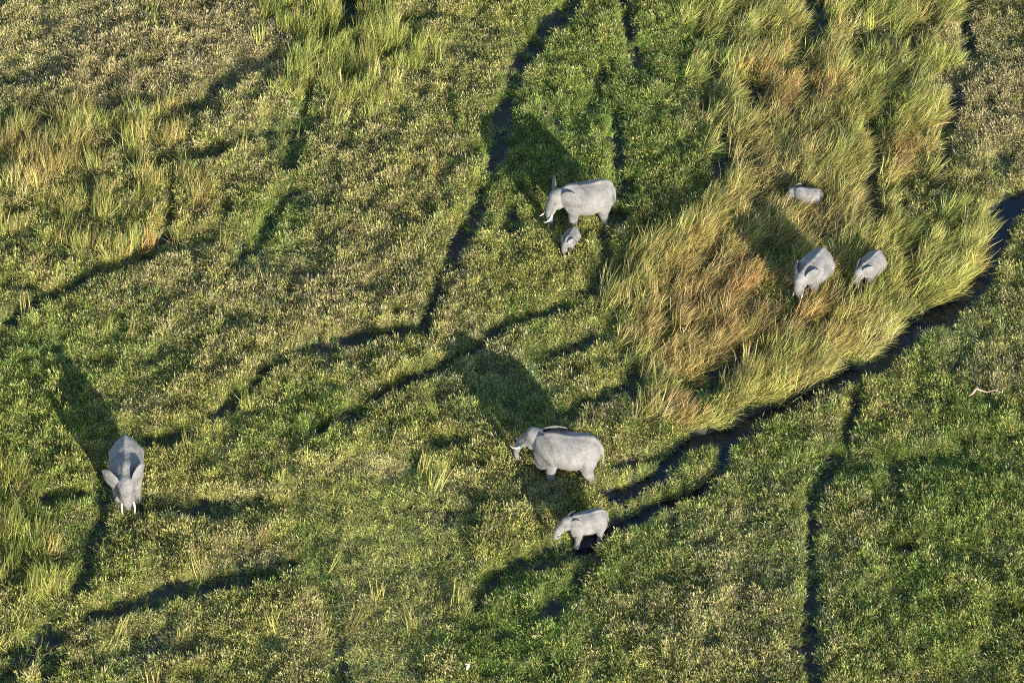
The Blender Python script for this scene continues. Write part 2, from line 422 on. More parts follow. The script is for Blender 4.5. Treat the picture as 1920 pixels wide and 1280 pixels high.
FOOT = []                                                        # footprints: (x, y, yaw, scale, belly)
def elephant(label, px, py, H, yaw, head_yaw=0, head_pitch=0, ears=(28, 28), ear_size=1.0, trunk=None, tusk=1.0, legs=(0, 0, 0, 0),
             seed=0, stain=None, fat=1.0, head_drop=0.0, calf=False, tilt=(0, 0), z0=0.0, hidden=0.8):
    k = H / 3.0
    P = at(px, py, 1.85 * k)
    root = bpy.data.objects.new('elephant', None); COL.objects.link(root)
    root.empty_display_size = .5
    gz = -.10 + z0
    root.location = (P[0], P[1], gz); root.rotation_euler = (0, 0, R(yaw)); root.scale = (k, k, k)
    tag(root, label, 'elephant', 'elephants grazing in the marsh grass')
    V, F = [], []
    def add(vf, fn=None):
        v, f = vf; o = len(V)
        V.extend([fn(p) if fn else p for p in v]); F.extend([tuple(i + o for i in q) for q in f])
    def body(p): return Vector((p.x * .83, p.y * fat, p.z))
    add(torso(), body)
    # backbone, hip bones, shoulder, belly
    add(ring_tube([(-1.72, 0, 2.50), (-1.35, 0, 2.74), (-.8, 0, 2.76), (-.2, 0, 2.70), (.4, 0, 2.74), (.9, 0, 2.84), (1.3, 0, 2.80), (1.7, 0, 2.58)],
                  [.12, .13, .12, .11, .12, .13, .16, .2]), body)
    for sd_ in (-1, 1):
        add(ell((-.95, sd_ * .38, 2.28), (.42, .22, .30)), body)
        add(ell((-1.02, sd_ * .37, 1.58), (.60, .36, .80)), body)
        add(ell((.84, sd_ * .42, 1.80), (.50, .28, .85)), body)
        fx, rx = legs[0 if sd_ > 0 else 1], legs[2 if sd_ > 0 else 3]
        y = sd_ * .47
        add(ring_tube([(.90, y, 1.9), (.90 + fx * .2, y, 1.40), (.92 + fx * .5, y, .95), (.90 + fx * .8, y, .5), (.92 + fx, y, .16), (.95 + fx, y, .02)],
                      [.38, .33, .27, .22, .215, .25], up=(0, 1, 0)), lambda p: Vector((p.x - .153, p.y * fat, p.z)))
        add(ring_tube([(-1.18, y, 1.8), (-1.10 + rx * .25, y, 1.30), (-1.10 + rx * .4, y * .96, .92), (-1.24 + rx * .75, y * .96, .5), (-1.20 + rx, y, .16), (-1.16 + rx, y, .02)],
                      [.46, .40, .30, .21, .215, .24], up=(0, 1, 0)), lambda p: Vector((p.x + .21, p.y * fat, p.z)))
    # tail
    add(ring_tube([(-1.74, 0, 2.40), (-1.90, .02, 2.10), (-1.95, .05, 1.6), (-1.93, .06, 1.15)], [.10, .075, .055, .045], 10), lambda p: Vector((p.x + .30, p.y, p.z)))
    # head, built round its pivot then turned
    piv = Vector((1.22, 0, 2.30 - head_drop))
    HM = Matrix.Translation(piv) @ Matrix.Rotation(R(head_yaw), 4, 'Z') @ Matrix.Rotation(R(head_pitch), 4, 'Y')
    hd = lambda p: HM @ p
    add(ring_tube([(.85, 0, 2.14), (1.15, 0, 2.22 - head_drop * .6), piv + Vector((.3, 0, 0))], [(.60, .62), (.47, .56), (.36, .48)], 20))
    add(ell((.38, 0, .14), (.48, .42, .46)), hd)
    add(ell((.56, 0, .24), (.32, .34, .34)), hd)
    add(ell((.30, 0, .36), (.34, .30, .24)), hd)
    add(ell((.60, 0, -.10), (.36, .35, .44)), hd)
    for sd_ in (-1, 1):
        add(ell((.44, sd_ * .20, -.22), (.30, .20, .36)), hd)
        add(ell((.62, sd_ * .24, .10), (.16, .12, .10)), hd)
        add(ring_tube([(.70, sd_ * .20, -.22), (.84, sd_ * .235, -.46), (.94, sd_ * .25, -.64)], [.17, .14, .10], 12), hd)
    add(ring_tube([(.30, 0, -.36), (.55, 0, -.52), (.74, 0, -.70)], [.22, .17, .09], 12), hd)
    tk = trunk or [(1.0, 0, -.62), (1.05, 0, -1.05), (1.04, 0, -1.5), (1.02, 0, -1.9), (1.12, 0, -2.15)]
    tp = [(.62, 0, .02), (.84, 0, -.26)] + tk
    tr_ = [.34, .29, .235, .185, .15, .12, .095, .085][:len(tp)]
    add(ring_tube(tp, tr_, 16), hd)
    for i, sd_ in enumerate((1, -1)):
        add(ear(sd_, ears[i], tilt[i], ear_size, seed=seed * 2 + i), hd)
    me = mesh_from('elephant_body', V, F)
    tmp = bpy.data.objects.new('body', me); COL.objects.link(tmp)
    rm = tmp.modifiers.new('r', 'REMESH'); rm.mode = 'VOXEL'; rm.voxel_size = .032
    sm = tmp.modifiers.new('s', 'SMOOTH'); sm.factor = .5; sm.iterations = 11
    dg = bpy.context.evaluated_depsgraph_get()
    bm_ = bpy.data.meshes.new_from_object(tmp.evaluated_get(dg))
    tmp.modifiers.clear(); tmp.data = bm_; bpy.data.meshes.remove(me)
    # skin folds: slow bulges along the body
    n = len(bm_.vertices); co = np.empty(n * 3, np.float32); no = np.empty(n * 3, np.float32)
    bm_.vertices.foreach_get('co', co); bm_.vertices.foreach_get('normal', no)
    co = co.reshape(-1, 3); no = no.reshape(-1, 3)
    q = fbm(co[:, 0] + co[:, 1] * .7 + seed * 5, co[:, 2] * .8 + co[:, 1] * .5, .35, 70 + seed, 3) - .5
    co += no * (q * .075)[:, None]
    bm_.vertices.foreach_set('co', co.ravel()); bm_.update()
    bm_.polygons.foreach_set('use_smooth', np.ones(len(bm_.polygons), bool))
    bm_.materials.clear(); bm_.materials.append(skin_mat('elephant_skin', seed, stain))
    tmp.name = 'body'; tmp.parent = root
    for sd_ in (1, -1):
        if tusk > 0:
            T = tusk
            a = Vector((.90, sd_ * .25, -.58))
            tv, tf = ring_tube([a, a + Vector((.16, sd_ * .05, -.26)) * T, a + Vector((.38, sd_ * .09, -.46)) * T, a + Vector((.62, sd_ * .08, -.54)) * T, a + Vector((.82, sd_ * .04, -.52)) * T],
                               [.060, .056, .047, .034, .012], 12)
            o = link('tusk', mesh_from('tusk', [hd(p) for p in tv], tf), root, M_IVORY)
            for pl in o.data.polygons: pl.use_smooth = True
        ev, ef = ell((.70, sd_ * .325, .02), (.05, .035, .045), 10, 8)
        o = link('eye', mesh_from('eye', [hd(p) for p in ev], ef), root, M_EYE)
    hv, hf = [], []
    for j in range(10):
        a = 2 * math.pi * j / 10; o = len(hv)
        b = Vector((-1.63, .06, 1.17)); e = b + Vector((.07 * math.cos(a), .07 * math.sin(a), -.36 - .06 * (j % 3)))
        sv = Vector((-math.sin(a), math.cos(a), 0)) * .02
        hv += [b - sv, b + sv, e + sv * .3, e - sv * .3]; hf.append((o, o + 1, o + 2, o + 3))
    link('tail_hair', mesh_from('tail_hair', hv, hf), root, M_TAIL)
    FOOT.append((P[0], P[1], R(yaw), k, .95 * k, [(.92, legs[0]), (.92, legs[1])], hidden))
    return root

elephant('big pale grey cow elephant with long tusks standing just above the small calf', 1098, 368, 3.0, 196, head_yaw=10, head_pitch=10, ears=(38, 66), tusk=.72,
         legs=(.12, -.12, .1, -.08), seed=1)
elephant('small calf seen from above and behind, beside the forelegs of the cow', 1069, 445, 1.36, -114, head_pitch=24, ears=(29, 22), tusk=0, seed=2, fat=1.05, hidden=.6)
elephant('largest bull elephant with dark flared ear and dark marks along its flank', 1066, 841, 3.15, 175, head_yaw=-20, head_pitch=-9, ears=(22, 34), ear_size=1.22, tusk=.66,
         legs=(.05, .1, -.08, .05), seed=3, stain=[((-.15, .50, 2.55), .07, .7), ((.0, .55, 2.52), .09, .7), ((-.35, .52, 2.56), .05, .6), ((1.0, .85, 1.9), .62, .45)],
         trunk=[(1.0, 0, -.62), (1.12, 0, -1.0), (1.18, 0, -1.4), (1.1, 0, -1.75), (.95, 0, -1.95)])
elephant('young elephant curling its trunk to its mouth, below the largest bull', 1101, 976, 1.98, 200, head_yaw=4, head_pitch=-8, ears=(31, 20), ear_size=.96, tusk=.36,
         legs=(.22, -.15, .15, -.05), seed=4, trunk=[(1.12, 0, -.60), (1.24, 0, -.95), (1.18, .03, -1.25), (.98, .06, -1.32), (.84, .08, -1.16)], hidden=.35)
elephant('elephant walking towards the viewer with spread ear and both tusks showing, alone at left', 236, 872, 3.05, -86, head_yaw=5, head_pitch=22, ears=(36, 42), ear_size=1.0, tusk=.72,
         legs=(-.1, .22, .1, -.1), seed=5, fat=.94, trunk=[(1.0, 0, -.62), (.98, 0, -1.05), (.90, 0, -1.5), (.82, 0, -1.9), (.85, 0, -2.1)])
elephant('larger of two elephants standing side by side waist deep in golden reeds', 1525, 502, 2.5, -124, head_yaw=2, head_pitch=26, ears=(28, 22), tusk=.5, seed=6, fat=1.1, hidden=1.6)
elephant('smaller of two elephants side by side in golden reeds, one white tusk showing', 1632, 496, 1.9, -128, head_yaw=-8, head_pitch=20, ears=(29, 22), tusk=.6, seed=7, fat=1.1, hidden=1.2)
elephant('calf almost hidden in tall reeds with only its back and head showing', 1515, 364, 1.5, 176, head_pitch=10, ears=(36, 34), tusk=0, seed=8, hidden=1.3)

# ------------------------------------------------------------------ grass
def poly_in(u, v, poly):
    ins = np.zeros(u.shape, bool); n = len(poly)
    for i in range(n):
        (x1, y1), (x2, y2) = poly[i], poly[(i + 1) % n]
        c = ((y1 > v) != (y2 > v)) & (u < (x2 - x1) * (v - y1) / (y2 - y1 + 1e-9) + x1)
        ins ^= c
    return ins

REED_RIGHT = [(1230, -400), (1760, -400), (1780, 60), (1770, 160), (1745, 280), (1760, 360), (1840, 400), (1855, 470), (1800, 555), (1715, 600), (1670, 660), (1560, 690), (1500, 725), (1390, 765),
              (1290, 790), (1200, 800), (1190, 690), (1150, 620), (1130, 560), (1190, 500), (1230, 440), (1330, 380), (1360, 330), (1370, 240), (1290, 130)]
REED_TOP = [(545, -300), (650, -300), (700, 20), (800, 90), (800, 150), (740, 210), (650, 215), (600, 190), (520, 150)]
REED_LEFT = [(-300, 270), (30, 240), (120, 205), (240, 225), (300, 190), (360, 250), (400, 330), (400, 440), (320, 470), (200, 500), (120, 440), (-300, 430)]
REED_CORNER = [(-300, 880), (60, 880), (80, 1000), (95, 1120), (40, 1200), (-300, 1250)]
MAT = [(545, 860), (640, 840), (740, 860), (830, 880), (880, 960), (900, 1040), (880, 1120), (820, 1200), (760, 1330), (660, 1330), (640, 1200), (600, 1080), (560, 1000)]

C = dict(P=(.38, .31, .165), O=(.325, .305, .078), G=(.135, .215, .036), L=(.31, .345, .075), Rd=(.45, .34, .125), U=(.45, .245, .095), D=(.05, .14, .05), Y=(.50, .44, .18), B=(.25, .27, .16))
C = {k_: np.array(v_) for k_, v_ in C.items()}
# colour patches: (px, py, rx, ry, colour, strength)
PATCH = [
 (250, 120, 420, 190, 'P', 1.3), (100, 60, 300, 120, 'P', .6), (430, 60, 140, 100, 'P', .6), (60, 230, 160, 40, 'G', .8), (700, 330, 200, 180, 'P', .5), (600, 560, 160, 90, 'P', .8), (350, 560, 150, 80, 'P', .5),
 (230, 640, 90, 90, 'G', .8), (60, 720, 90, 120, 'G', 1.2), (60, 700, 40, 90, 'L', .7), (560, 270, 40, 80, 'G', 1.6), (510, 420, 60, 60, 'G', 1.8), (590, 150, 40, 120, 'G', 1.0), (820, 560, 90, 60, 'P', .5),
 (1010, 280, 130, 110, 'G', 1.7), (1120, 170, 110, 80, 'G', 1.6), (1080, 150, 70, 60, 'L', 1.2), (1070, 40, 90, 50, 'G', .8), (1100, 280, 60, 70, 'L', .7), (1250, 300, 100, 100, 'G', .9), (1290, 60, 90, 120, 'G', .9), (1240, 40, 60, 60, 'L', .5),
 (1030, 480, 120, 70, 'O', .8), (960, 520, 110, 80, 'L', .4), (1010, 650, 30, 60, 'G', 1.6), (1080, 660, 90, 50, 'O', .6), (930, 720, 110, 70, 'B', 1.2), (980, 760, 90, 50, 'G', .8), (590, 790, 70, 50, 'G', 1.4), (470, 800, 50, 30, 'G', 1.0),
 (722, 868, 42, 18, 'Y', 7), (620, 870, 50, 18, 'Y', 2.5), (770, 840, 30, 16, 'Y', 2), (860, 900, 40, 30, 'Y', 2), (480, 930, 60, 12, 'Y', 2), (700, 960, 170, 110, 'L', .7), (740, 1000, 140, 120, 'Y', .35), (700, 1130, 120, 90, 'P', .6), (640, 930, 120, 60, 'O', .7), (780, 1080, 150, 90, 'O', .6), (860, 900, 60, 60, 'Y', .7), (900, 850, 60, 60, 'O', .6), (960, 860, 60, 50, 'P', .4),
 (970, 1100, 70, 50, 'G', 2.0), (1040, 1120, 60, 60, 'G', 1.2), (780, 880, 30, 40, 'G', 1.8), (600, 1060, 60, 60, 'G', .8), (800, 1240, 90, 30, 'Y', .5), (960, 1230, 160, 60, 'G', 1.5), (930, 1180, 90, 50, 'G', .9), (845, 1250, 30, 20, 'Y', 2.2),
 (1060, 870, 30, 25, 'U', 1.8), (1140, 850, 60, 40, 'U', .6), (1160, 880, 60, 40, 'P', .8), (1120, 760, 60, 40, 'P', .9), (1080, 920, 60, 30, 'O', .8), (1010, 920, 70, 40, 'B', 1.0),
 (1820, 150, 120, 150, 'P', 1.4), (1880, 250, 100, 120, 'P', .8), (1680, 40, 90, 40, 'P', .8), (1840, 640, 120, 60, 'B', .6), (1760, 640, 90, 60, 'G', .7), (1830, 760, 60, 30, 'G', 2.2), (1700, 700, 60, 50, 'L', .8), (1860, 700, 90, 40, 'P', .8), (1660, 780, 60, 60, 'U', .5),
 (1740, 1000, 220, 220, 'G', 1.1), (1800, 1080, 120, 120, 'L', .5), (1700, 860, 160, 60, 'G', 1.0), (1600, 1010, 60, 120, 'P', .7), (1400, 1000, 140, 130, 'B', .6), (1380, 1130, 150, 110, 'P', .5), (1440, 840, 100, 60, 'G', .9), (1540, 780, 30, 50, 'P', .6), (1420, 1220, 150, 60, 'P', .5), (1290, 1180, 90, 90, 'P', .5), (1210, 1020, 90, 80, 'G', .7), (1120, 1060, 60, 30, 'G', 1.0),
 (180, 1000, 60, 130, 'G', .8), (60, 960, 90, 60, 'G', 1.0), (420, 930, 110, 30, 'Y', .7), (470, 1040, 90, 30, 'P', .8), (330, 1190, 160, 70, 'P', .4), (570, 1190, 40, 90, 'P', 1.0), (300, 890, 120, 40, 'O', .8), (400, 1010, 120, 50, 'P', .3), (220, 1260, 40, 30, 'G', 1.2),
 (825, 320, 30, 14, 'U', .9), (160, 490, 60, 40, 'L', .6),
]
REED_PATCH = [(1370, 560, 120, 110, 'U', 1.3), (1300, 640, 80, 60, 'Rd', 1.2), (1320, 600, 70, 60, 'U', .8), (1470, 160, 110, 60, 'U', 1.2), (1420, 320, 90, 90, 'Rd', .6), (1690, 300, 50, 60, 'U', .9), (1640, 120, 110, 120, 'L', .7), (1720, 460, 80, 100, 'L', .6), (1720, 460, 80, 100, 'O', .5), (1660, 600, 90, 50, 'L', .5), (1640, 620, 90, 40, 'Rd', .5),
 (1330, 90, 80, 120, 'L', .8), (1600, 500, 60, 60, 'O', .7), (1540, 600, 90, 60, 'U', .5), (1540, 430, 80, 50, 'Rd', 1.0), (1650, 650, 30, 22, 'Y', 3.0), (1280, 770, 30, 18, 'U', 2.2), (1300, 620, 60, 120, 'Rd', .7),
 (620, 80, 140, 160, 'L', 1.3), (690, 110, 90, 90, 'Rd', .4), (760, 130, 40, 60, 'L', 1.6), (80, 330, 120, 50, 'Rd', 1.0), (250, 360, 90, 90, 'L', .7), (330, 380, 90, 60, 'Rd', .6), (40, 380, 60, 30, 'Y', 1.4), (290, 430, 20, 30, 'U', 1.6), (40, 1050, 80, 140, 'L', 1.0)]

def blend(u, v, patches, base):
    """weighted mix of named colours; base = list of (name, weight array)"""
    acc = np.zeros((len(u), 3)); tot = np.zeros(len(u))
    keys = {}
    for nme, wgt in base: keys[nme] = keys.get(nme, 0) + wgt
    for (px, py, rx, ry, nme, st) in patches:
        keys[nme] = keys.get(nme, 0) + st * np.exp(-((u - px) / rx) ** 2 - ((v - py) / ry) ** 2)
    return keys

def pick_col(keys, n, sharp=1.7):
    names = list(keys); W = np.stack([np.broadcast_to(keys[k_], (n,)) for k_ in names], 1) ** sharp
    W = W / W.sum(1, keepdims=True)
    r = rng.random(n); idx = (np.cumsum(W, 1) < r[:, None]).sum(1).clip(0, len(names) - 1)
    pal = np.stack([C[k_] for k_ in names])
    picked = pal[idx]; mean = W @ pal
    return picked * .62 + mean * .38

# -- the tuft shapes: each a list of ribbons
class Tuft:
    def __init__(s): s.V, s.F, s.H, s.T = [], [], [], []
    def ribbon(s, pts, wid, side, head, tone):
        o = len(s.V); n = len(pts)
        for p, w_ in zip(pts, wid):
            s.V.append(p - side * w_); s.V.append(p + side * w_); s.H += [head, head]; s.T += [tone, tone]
        for i in range(n - 1):
            a = o + 2 * i; s.F.append((a, a + 1, a + 3, a + 2))

def blade(T, rnd, base, L, lean, az, width, head=0, curve=1.0, tone=None, seg=3, tw=None):
    d = np.array([math.cos(az), math.sin(az), 0.0]); pts = []
    p = np.array(base, float); ang = lean * .35
    for i in range(seg + 1):
        pts.append(p.copy())
        p = p + (d * math.sin(ang) + np.array([0, 0, 1.0]) * math.cos(ang)) * (L / seg)
        ang = min(ang + lean * curve * .65 / seg * 2, 1.9)
    a2 = az + math.pi / 2 if tw is None else tw
    side = np.array([math.cos(a2), math.sin(a2), 0.0])
    wid = [width * .5 * f for f in ([.7, 1.0, .8, .12] if seg == 3 else [.8, .9, .12])]
    T.ribbon(pts, wid, side, head, tone if tone else rnd.uniform(.5, 1.5))
    return pts[-1], ang, d

def meadow_tuft(seed):
    T = Tuft(); rnd = random.Random(seed)
    for i in range(20):
        a, r = rnd.uniform(0, 6.28), .20 * math.sqrt(rnd.random())
        blade(T, rnd, (r * math.cos(a), r * math.sin(a), -.04), rnd.uniform(.35, .75), rnd.uniform(.25, 1.1), rnd.uniform(0, 6.28), rnd.uniform(.012, .024), 0, seg=2, tw=rnd.uniform(0, 6.28))
    for i in range(18):
        a, r = rnd.uniform(0, 6.28), .22 * math.sqrt(rnd.random())
        az = rnd.uniform(0, 6.28); tone = rnd.uniform(.65, 1.5)
        tip, ang, d = blade(T, rnd, (r * math.cos(a), r * math.sin(a), -.04), rnd.uniform(.5, .95), rnd.uniform(.05, .5), az, .012, .6, seg=2, tone=tone)
        hl = rnd.uniform(.14, .28); hwid = rnd.uniform(.014, .026)
        dirv = d * math.sin(ang * .8) + np.array([0, 0, 1]) * math.cos(ang * .8)
        for q in range(2):
            aa = rnd.uniform(0, 6.28); sdv = np.array([math.cos(aa), math.sin(aa), 0])
            T.ribbon([tip - dirv * hl * .4, tip, tip + dirv * hl * .6], [.004, hwid, .003], sdv, 1.0, tone * rnd.uniform(.85, 1.15))
    return T

def leafy_tuft(seed):
    T = Tuft(); rnd = random.Random(seed)
    for i in range(46):
        a, r = rnd.uniform(0, 6.28), .20 * math.sqrt(rnd.random())
        blade(T, rnd, (r * math.cos(a), r * math.sin(a), -.04), rnd.uniform(.40, .92), rnd.uniform(.10, .9), rnd.uniform(0, 6.28), rnd.uniform(.013, .025), 0, seg=2, tw=rnd.uniform(0, 6.28))
    return T

def reed_tuft(seed):
    T = Tuft(); rnd = random.Random(seed)
    for i in range(22):
        a, r = rnd.uniform(0, 6.28), .36 * math.sqrt(rnd.random())
        az = rnd.gauss(0, 1.0)
        L = rnd.uniform(.9, 1.9)
        blade(T, rnd, (r * math.cos(a), r * math.sin(a), -.04), L, abs(rnd.gauss(.25, .22)), az, rnd.uniform(.014, .032), 0 if rnd.random() < .65 else 1, curve=.8, seg=3, tw=rnd.uniform(0, 6.28))
    for i in range(8):
        a, r = rnd.uniform(0, 6.28), .25 * math.sqrt(rnd.random())
        blade(T, rnd, (r * math.cos(a), r * math.sin(a), -.04), rnd.uniform(.5, 1.0), rnd.uniform(.5, 1.5), rnd.uniform(0, 6.28), .03, 1, seg=2, tw=rnd.uniform(0, 6.28))
    return T

def mat_tuft(seed):
    T = Tuft(); rnd = random.Random(seed)
    for i in range(30):
        a, r = rnd.uniform(0, 6.28), .22 * math.sqrt(rnd.random())
        blade(T, rnd, (r * math.cos(a), r * math.sin(a), rnd.uniform(-.03, .12)), rnd.uniform(.16, .38), rnd.uniform(.6, 1.6), rnd.uniform(0, 6.28), rnd.uniform(.016, .03), 0 if rnd.random() < .6 else 1, seg=2, tw=rnd.uniform(0, 6.28))
    return T

def grass_object(name, label, tufts, pos, rot, scl, leaf, head):
    """one object: its mesh holds the tuft shapes and the points; geometry nodes set a tuft on every point"""
    V, F, vid, H_, T_ = [], [], [], [], []
    for i, T in enumerate(tufts):
        o = sum(len(t_.V) for t_ in tufts[:i])
        V += T.V; F += [tuple(q + o for q in f) for f in T.F]; vid += [i] * len(T.V); H_ += T.H; T_ += T.T
    n0, n = len(V), len(pos)
    me = bpy.data.meshes.new(name)
    me.from_pydata([tuple(v) for v in V] + [(0, 0, 0)] * n, [], F)
    co = np.concatenate([np.array(V), pos]).astype(np.float32)
    me.vertices.foreach_set('co', co.ravel())
    def at_(nm, ty, data, key='value'):
        a = me.attributes.new(nm, ty, 'POINT'); a.data.foreach_set(key, np.ascontiguousarray(data, dtype=np.int32 if ty == 'INT' else np.float32).ravel())
    at_('vid', 'INT', np.concatenate([np.array(vid), np.full(n, -1)]))
    at_('pick', 'INT', np.concatenate([np.zeros(n0), rng.integers(0, len(tufts), n)]))
    at_('ishead', 'FLOAT', np.concatenate([np.array(H_), np.zeros(n)]))
    at_('tone', 'FLOAT', np.concatenate([np.array(T_), np.zeros(n)]))
    at_('rot', 'FLOAT_VECTOR', np.concatenate([np.zeros((n0, 3)), rot]), 'vector')
    at_('scl', 'FLOAT_VECTOR', np.concatenate([np.ones((n0, 3)), scl]), 'vector')
    at_('leaf_col', 'FLOAT_VECTOR', np.concatenate([np.zeros((n0, 3)), leaf]), 'vector')
    at_('head_col', 'FLOAT_VECTOR', np.concatenate([np.zeros((n0, 3)), head]), 'vector')
    me.materials.append(M_GRASS)
    ob = link(name, me); tag(ob, label, 'grass', kind='stuff')
    g = bpy.data.node_groups.new(name, 'GeometryNodeTree')
    g.interface.new_socket('Geometry', in_out='INPUT', socket_type='NodeSocketGeometry')
    g.interface.new_socket('Geometry', in_out='OUTPUT', socket_type='NodeSocketGeometry')
    N = g.nodes.new; Lk = g.links.new
    gi, go = N('NodeGroupInput'), N('NodeGroupOutput')
    def named(nm, ty):
        a = N('GeometryNodeInputNamedAttribute'); a.data_type = ty; a.inputs['Name'].default_value = nm
        return a.outputs[0]
    def sel(val):
        c = N('FunctionNodeCompare'); c.data_type = 'INT'; c.operation = 'EQUAL'
        Lk(named('vid', 'INT'), c.inputs[2]); c.inputs[3].default_value = val
        sg = N('GeometryNodeSeparateGeometry'); sg.domain = 'POINT'
        Lk(gi.outputs[0], sg.inputs[0]); Lk(c.outputs[0], sg.inputs[1]); return sg.outputs[0]
    gti = N('GeometryNodeGeometryToInstance')
    for i in range(len(tufts)): Lk(sel(i), gti.inputs[0])
    iop = N('GeometryNodeInstanceOnPoints')
    Lk(sel(-1), iop.inputs['Points']); Lk(gti.outputs[0], iop.inputs['Instance']); iop.inputs['Pick Instance'].default_value = True
    Lk(named('pick', 'INT'), iop.inputs['Instance Index'])
    e2r = N('FunctionNodeEulerToRotation'); Lk(named('rot', 'FLOAT_VECTOR'), e2r.inputs[0])
    Lk(e2r.outputs[0], iop.inputs['Rotation']); Lk(named('scl', 'FLOAT_VECTOR'), iop.inputs['Scale'])
    Lk(iop.outputs[0], go.inputs[0])
    md = ob.modifiers.new('scatter', 'NODES'); md.node_group = g
    return ob

def scatter(density, seed):
    """jittered points over the marsh in view and a margin round it"""
    st = 1 / math.sqrt(density)
    xs, ys = np.arange(-42, 42, st), np.arange(-34, 46, st)
    X, Y = np.meshgrid(xs, ys); X, Y = X.ravel(), Y.ravel()
    X = X + (rng.random(X.shape) - .5) * st * 1.3; Y = Y + (rng.random(Y.shape) - .5) * st * 1.3
    u, v = to_px(X, Y)
    m = (u > -260) & (u < 2180) & (v > -230) & (v < 1500)
    return X[m], Y[m]

def near_elephants(x, y):
    """height limit (m) left by the elephants standing in the grass"""
    lim = np.full(x.shape, 9.0)
    for (ex, ey, yw, k, belly, fl, hid) in FOOT:
        dx, dy = x - ex, y - ey
        a, b = dx * math.cos(yw) + dy * math.sin(yw), -dx * math.sin(yw) + dy * math.cos(yw)
        e = ((a - .25 * k) / (2.35 * k)) ** 2 + (b / (1.0 * k)) ** 2
        lim = np.where(e < 1, np.minimum(lim, hid * .75), lim)
        e2 = ((a - .2 * k) / (2.6 * k)) ** 2 + (b / (1.5 * k)) ** 2
        lim = np.where((e2 < 1) & (e >= 1) & (dy < .4), np.minimum(lim, hid), lim)
    return lim

def zones(x, y):
    u, v = to_px(x, y)
    uj = u + (fbm(x, y, 2.2, 31, 3) - .5) * 130; vj = v + (fbm(x, y, 2.2, 37, 3) - .5) * 110
    rr = poly_in(uj, vj, REED_RIGHT); rt = poly_in(uj, vj, REED_TOP); rl = poly_in(uj, vj, REED_LEFT); rc = poly_in(uj, vj, REED_CORNER)
    mt = poly_in(uj, vj, MAT)
    return u, v, rr, rt, rl, rc, mt

def base_scales(x, y, open_):
    hum = fbm(x, y, 1.3, 5, 3); big = fbm(x, y, 5.5, 9, 2)
    fine_ = fbm(x, y, .55, 15, 2)
    h = .52 + 1.2 * (hum - .20) + .35 * (big - .5) + .75 * (fine_ - .5)
    return h

# ---- meadow grass and leafy sedge
x, y = scatter(40, 1)
u, v, rr, rt, rl, rc, mt = zones(x, y)
op, dep = trail_fields(x, y)
reed = rr | rl & (fbm(x, y, 1.0, 77, 2) > .46) | rt & (fbm(x, y, 1.0, 78, 2) > .40) | rc & (fbm(x, y, 1.0, 79, 2) > .5)
hole = fbm(x, y, 1.9, 21, 3)
r0 = rng.random(len(x))
keep = (r0 > op * 1.02) & ~(mt & (rng.random(len(x)) < .75)) & ~(rr & (rng.random(len(x)) < .70)) & ~((hole < .27) & (rng.random(len(x)) < .8))
# greener, leafier where the colour says so
right = sstep(700, 1300, u)
low = sstep(600, 1100, v)
nz1, nz2, nz3 = fbm(x, y, 2.6, 101, 3), fbm(x, y, 1.1, 102, 2), fbm(x, y, 7, 103, 2)
keys = blend(u, v, PATCH, [('P', .30 + 1.3 * np.clip(nz1 - .45, 0, 1) + .3 * np.clip(.5 - nz3, 0, 1)), ('O', np.full(len(x), .85)), ('G', .42 + 1.7 * np.clip(nz2 - .5, 0, 1) + .2 * right * low + 1.2 * np.clip(op - .1, 0, 1)),
                           ('L', .22 + .9 * np.clip(nz3 - .5, 0, 1)), ('B', .12 + .5 * np.clip(.45 - nz1, 0, 1)), ('Y', np.full(len(x), .03))])
leafcol = pick_col({k_: (v_ if k_ not in ('P', 'Y') else v_ * .45) for k_, v_ in keys.items()}, len(x))
headcol = pick_col({k_: (v_ if k_ not in ('G', 'D') else v_ * .7) for k_, v_ in keys.items()}, len(x))
gsum = sum(keys[k_] for k_ in ('G', 'L', 'B')); psum = sum(keys[k_] for k_ in ('P', 'O', 'Y', 'U') if k_ in keys)
leafy = rng.random(len(x)) < np.clip(.15 + .75 * (gsum / (gsum + psum)) ** 1.5, 0, .9)
h = base_scales(x, y, op) * (1 - .62 * np.clip(op * 1.3, 0, 1))
h = np.where(hole < .33, h * .6, h)
h *= rng.uniform(.75, 1.25, len(x))
h = h * .74
h = np.where(mt, h * .6, h)
h = np.minimum(h, near_elephants(x, y) / .8)
z = ground_z(x, y, dep)
keep &= ~((z < -.24) & (rng.random(len(x)) < .93))
lean_x = (.10 + .42 * right) * rng.uniform(.4, 1.5, len(x)) + rng.normal(0, .10, len(x)) + .9 * (fbm(x, y, .8, 211, 2) - .5); lean_y = .05 + rng.normal(0, .10, len(x)) + .9 * (fbm(x, y, .8, 212, 2) - .5)
lodged = sstep(.56, .66, fbm(x, y, 3.2, 221, 3)) * .75
lean_x = lean_x + lodged * (.8 * (fbm(x, y, 4, 222, 1) - .35)); lean_y = lean_y + lodged * (fbm(x, y, 4, 223, 1) - .6)
yaw = rng.uniform(-.5, .5, len(x)) + rng.integers(0, 4, len(x)) * math.pi / 2
pos = np.stack([x, y, z], 1); rot = np.stack([-lean_y, lean_x, yaw * 1.0], 1)
wd = rng.uniform(.68, 1.02, len(x)); scl = np.stack([wd, wd, np.clip(h, .10, 1.4)], 1)
br = (rng.uniform(.72, 1.28, len(x)) * (.40 + 1.2 * fbm(x, y, .45, 201, 2)))[:, None]
